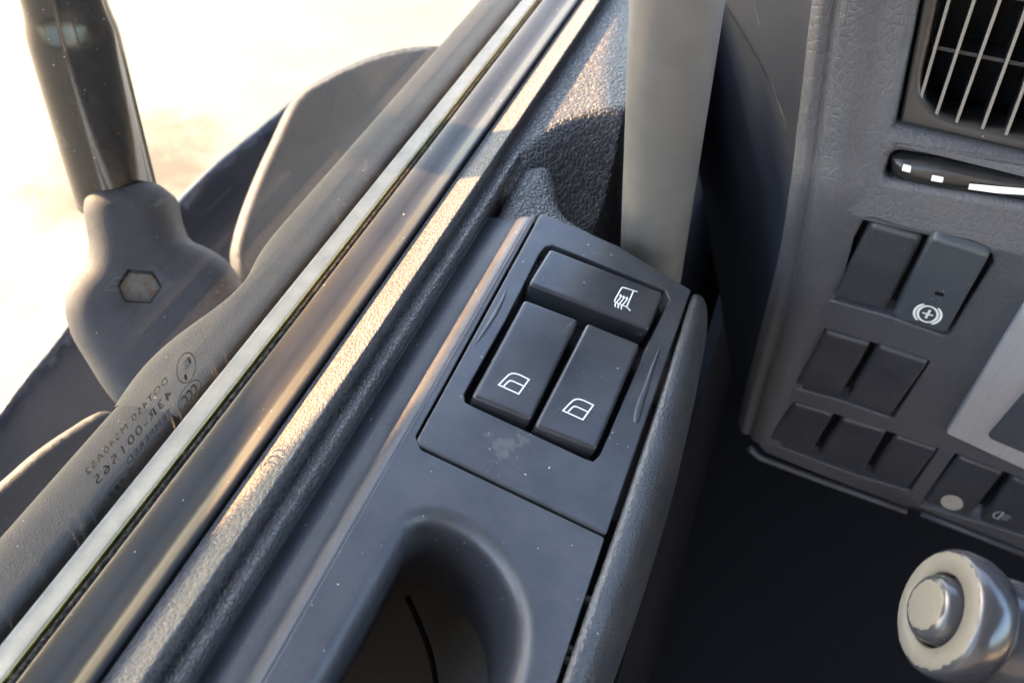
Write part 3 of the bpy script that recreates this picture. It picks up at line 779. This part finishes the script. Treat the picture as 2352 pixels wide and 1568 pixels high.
kf = dkey([(2324, 1098), (2420, 1135), (2356, 1230), (2246, 1196)])
# brake icon: circle with plus and two shoes
bi = (2129, 720)
HB = .0046
def bpx(x, y): return LO.px(2071 + x * .0992, 641.7 + y * .0992, HB)
def earc(cx, cy, a, b, t0, t1, n=18, rot=.12):
    o = []
    for k in range(n + 1):
        t = math.radians(t0 + (t1 - t0) * k / n); x = a * math.cos(t); y = b * math.sin(t)
        o.append(bpx(cx + x * math.cos(rot) - y * math.sin(rot), cy + x * math.sin(rot) + y * math.cos(rot)))
    return o
circ = earc(605, 795, 232, 185, 0, 360, 36); circ[-1] = circ[0]
ribbons('brake_icon', LO, [circ, earc(605, 795, 315, 232, 135, 250), earc(605, 795, 315, 232, -45, 70), [bpx(660, 700), bpx(555, 890)], [bpx(480, 760), bpx(730, 830)]], M_ICONG if False else M_ICON, kb, HB + .0002, .0013)
flat('indicator_lens', LO, rounded([LO.px(*p, HB) for p in ((2148, 668), (2169, 673), (2167, 681), (2147, 676))], .0006, 3), M_BLACK, kb, HB + .0002)
dot = [LO.px(2187 + 26 * math.cos(t), 1153 + 17 * math.sin(t) + 3 * math.cos(t), .0014) for t in np.linspace(0, 2 * math.pi, 28)[:-1]]
flat('round_lens', LO, dot, plain('lens_pale', (.42, .42, .38), .4), kd, .0016)
def fpx(x, y): return LO.px(2007 + x * .147, 1021 + y * .147, .0013)
ribbons('lamp_icon', LO, [[fpx(2030, 1050), fpx(1960, 1040), fpx(1890, 1060), fpx(1865, 1095), fpx(1885, 1135), fpx(1930, 1155), fpx(2030, 1050)], [fpx(2020, 1090), fpx(2150, 1110)], [fpx(2000, 1115), fpx(2140, 1140)], [fpx(1985, 1140), fpx(2090, 1175)]], M_ICONG, kf, .0016, .0009)
# ledge along the bottom of the panel
for pts in ([(1722, 1030), (1745, 1050), (1900, 1108), (2083, 1174)], [(2115, 1178), (2230, 1222), (2400, 1290)]):
    tube('lower_ledge', [LO.p(*LO.px(x, y, .002), .002) for x, y in pts], .0026, M_DKEYP, dash, 10)
# silver trim and the instrument panel inside it
st = rounded(LO.pxs([(2172, 992), (2372, 668), (2560, 730), (2480, 1135)], .003), [.006, .003, .003, .003], 6)
si = rounded(LO.pxs([(2262, 1002), (2372, 868), (2560, 900), (2480, 1110)], .003), [.006, 0, 0, 0], 6)
plate('silver_trim', LO, st, [], M_SILVER, dash, .004, .0015, .006)
keycap('instrument_panel', LO, LO.pxs([(2266, 1005), (2372, 882), (2540, 900), (2470, 1092)], .006), M_DKEYP, dash, .005, 0, .0062, .0018, .0004)
# upper face with air vent and slider
vt = UP.px(2200, -300)[1]
lu = UP.pxs([(1898, 470), (1915, 340), (1935, 200), (1950, 90), (1968, -20), (2010, -260)])
umx = max(p[0] for p in outl) + .05
upo = [(LO.px(1898, 478)[0], 0), (umx, 0), (umx, vt)] + lu[::-1][:-1]
vent_h = rounded(UP.pxs([(2052, 292), (2150, -200), (2700, -200), (2700, 450)]), [.006, 0, 0, 0], 6)
slid_h = rounded(UP.pxs([(2046, 346), (2700, 448), (2700, 560), (2400, 476), (2026, 412)]), [.004, 0, 0, 0, .005], 5)
cl = umx - .03
vent_h = [(min(u, cl), v) for u, v in vent_h]; slid_h = [(min(u, cl), v) for u, v in slid_h]
plate('upper_panel', UP, upo, [vent_h, slid_h], M_DASHLEA, dash, 0, .0001, .02, hb=[.006, .0035], hdepth=.022)
mesh('vent_duct', [UP.p(u, v, -.045) for u, v in UP.pxs([(2000, 480), (2060, -260), (2800, -260), (2800, 600)])], [(0, 1, 2, 3)], M_BLACK, dash)
# vent: dusty surround, frame, upright slats, cross vanes
VP_ = UP
vf_o = rounded(VP_.pxs([(2066, 282), (2158, -190), (2700, -190), (2700, 430)], -.008), [.005, 0, 0, 0], 6); vf_o = [(min(u, cl), v) for u, v in vf_o]
vf_i = rounded(VP_.pxs([(2101, 252), (2196, -180), (2690, -180), (2690, 392), (2352, 315)], -.008), [.006, 0, 0, 0, .02], 6); vf_i = [(min(u, cl - .003), v) for u, v in vf_i]
vent = plate('air_vent', VP_, vf_o, [vf_i], M_SLAT, dash, -.008, .0012, .012, hb=.0035, hdepth=.02)
for (x0, y0, x1, y1) in ((2108, 250, 2180, 0), (2151, 262, 2238, 0), (2199, 275, 2297, 0), (2258, 291, 2355, 26), (2312, 306, 2412, 40), (2372, 322, 2475, 55)):
    p0 = np.array(VP_.px(x0, y0, -.009)); p1 = np.array(VP_.px(x1, y1, -.009)); d = p1 - p0; p1 = p0 + d * 1.25; p0 = p0 - d * .03
    d /= np.linalg.norm(d); nn = np.array([d[1], -d[0]])
    wv = .0007; vs = []
    for hh, wq in ((-.0090, wv), (-.0098, wv * 1.2), (-.040, wv)):
        vs += [VP_.p(*(p0 - nn * wq), hh), VP_.p(*(p0 + nn * wq), hh), VP_.p(*(p1 + nn * wq), hh), VP_.p(*(p1 - nn * wq), hh)]
    sl_ = mesh('slat', vs, [(0, 1, 2, 3)] + [(i + k, i + (k + 1) % 4, i + 4 + (k + 1) % 4, i + 4 + k) for i in (0, 4) for k in range(4)], M_SLAT, vent, smooth=False)
    e = mesh('slat_shine', [VP_.p(*(p0 - nn * wv * .9), -.0088), VP_.p(*(p0 + nn * wv * .9), -.0088), VP_.p(*(p1 + nn * wv * .9), -.0088), VP_.p(*(p1 - nn * wv * .9), -.0088)], [(0, 1, 2, 3)], M_SLATSHINE, vent, smooth=False)  # pale strip painted as the shine along the slat's front edge
for pts in (((2140, 112), (2420, 168)), ((2180, -30), (2420, 18))):
    p0, p1 = [VP_.px(*p, -.02) for p in pts]; vs = []
    for dv, hh in ((0, -.020), (.0016, -.020), (.0016, -.04), (0, -.04)): vs += [VP_.p(p0[0], p0[1] + dv, hh), VP_.p(p1[0], p1[1] + dv, hh)]
    mesh('cross_vane', vs, [(0, 1, 3, 2), (2, 3, 5, 4), (4, 5, 7, 6), (6, 7, 1, 0)], M_DKEYP, vent, smooth=False)
# slider with white marks
slq = [(2050, 360), (2120, 362), (2200, 374), (2300, 395), (2700, 470), (2700, 545), (2352, 466), (2200, 448), (2110, 432), (2056, 412), (2044, 386)]
spl = [tuple(p) for p in spline(UP.pxs(slq, -.002), 5, True)]; spl = [(min(u, cl - .001), v) for u, v in spl]
sld = pillow('air_slider', UP, spl, plain('slider_gloss_black', (.016, .017, .019), .24, .5, dust=.05), dash, -.0005, .0065, .012, 0, step=.0014)
for pq in (((2074, 379), (2093, 383), (2091, 397), (2071, 392)), ((2141, 403), (2168, 408), (2165, 420), (2138, 415))):
    keycap('slider_mark', UP, [UP.px(*p, 0) for p in pq], M_ICON, sld, .0005, -.004, .0003, .0003, .0001)
bpts = [(2227, 421), (2290, 427), (2352, 432), (2420, 440), (2420, 453), (2352, 447), (2290, 443), (2224, 434)]
flat('slider_bar', UP, [UP.px(*p, 0) for p in bpts], M_ICON, sld, .0004)
# rolled left edge of the skin and the smooth end cap running forward
ep = [dict(f=UP, p=(2010, -260)), dict(f=UP, p=(1968, -20)), dict(f=UP, p=(1950, 90)), dict(f=UP, p=(1935, 200)), dict(f=UP, p=(1915, 340)), dict(f=LO, p=(1893, 478)), dict(f=LO, p=(1858, 640)), dict(f=LO, p=(1808, 800)), dict(f=LO, p=(1768, 925)), dict(f=LO, p=(1742, 1012))]
cen = [d_['f'].p(*d_['f'].px(*d_['p'])) for d_ in ep]; cen = spline(cen, 8)
nrm = spline([d_['f'].n for d_ in ep], 8)
prof = spline([(.016, -.0012), (.010, .0004), (.003, .0022), (-.004, .0006), (-.0075, -.0026), (-.010, -.0020), (-.0135, -.0022), (-.018, -.008), (-.024, -.022), (-.042, -.06), (-.080, -.14), (-.15, -.28)], 5)
vs, fs = [], []; m_ = len(prof)
for c, nn in zip(cen, nrm):
    nn = nn / np.linalg.norm(nn)
    for u, h in prof: vs.append(c + rD * u + (nn if h > -.03 else nn) * h)
for i in range(len(cen) - 1):
    for j in range(m_ - 1): a = i * m_ + j; fs.append((a, a + 1, a + m_ + 1, a + m_))
roll = mesh('rolled_edge', vs, fs, M_DASHLEA, dash)
# smooth end cap material on the part that runs forward
M_END = plain('end_cap_smooth', (.011, .014, .023), .55, .25, bump=(1500, .00006))
roll.data.materials.append(M_END)
for p in roll.data.polygons:
    if (p.index % (m_ - 1)) > 7 * 5: p.material_index = 1
# ledge of the windscreen side of the dashboard (keeps light out of the footwell)
tp = [UP.p(u, vt, 0) for u in (upo[0][0] + .01, max(p[0] for p in outl))]
mesh('dash_top', [tp[0] + np.array([0, .001, 0]), tp[1] + np.array([1.6, 0, 0]), tp[1] + np.array([1.6, .6, 0]), tp[0] + np.array([0, .6, 0])], [(0, 1, 2, 3)], M_DASHLEA, dash)
mesh('dash_right', [UP.p(umx + .001, -.4, -.02), UP.p(cl + 1.6, -.4, -.02), UP.p(cl + 1.6, vt, -.02), UP.p(umx + .001, vt, -.02)], [(0, 1, 2, 3)], M_DASHLEA, dash)

# ------------------------------------------------------------------ column stalk
sc = Vector(dep(2150, 1398, .30)); tocam = (Vector(CAM) - sc).normalized()
ax = (Vector((-1, 0, 0)) * .86 + tocam * .52 + Vector((0, .10, 0))).normalized()
stk = thing('column_stalk', 'grey column stalk with worn pale ring and push button at its end', 'stalk', tuple(sc))
MS = zframe(sc, ax)
lathe('end_cap', [(.0124, -.006), (.0124, -.0008), (.0128, 0), (.0185, 0), (.0198, -.0006), (.0210, -.0024), (.0214, -.005), (.0212, -.010), (.0198, -.014), (.0175, -.0165), (.0165, -.018)], M_CAP, stk, MS, 64)
lathe('push_button', [(.0001, .0045), (.0070, .0045), (.0090, .0041), (.0105, .0028), (.0114, .0005), (.0117, -.006)], M_CAP, stk, MS, 48)
lathe('stalk_sleeve', [(.0165, -.016), (.0180, -.020), (.0185, -.03), (.0178, -.06), (.0172, -.2)], M_SLEEVE, stk, MS, 48)
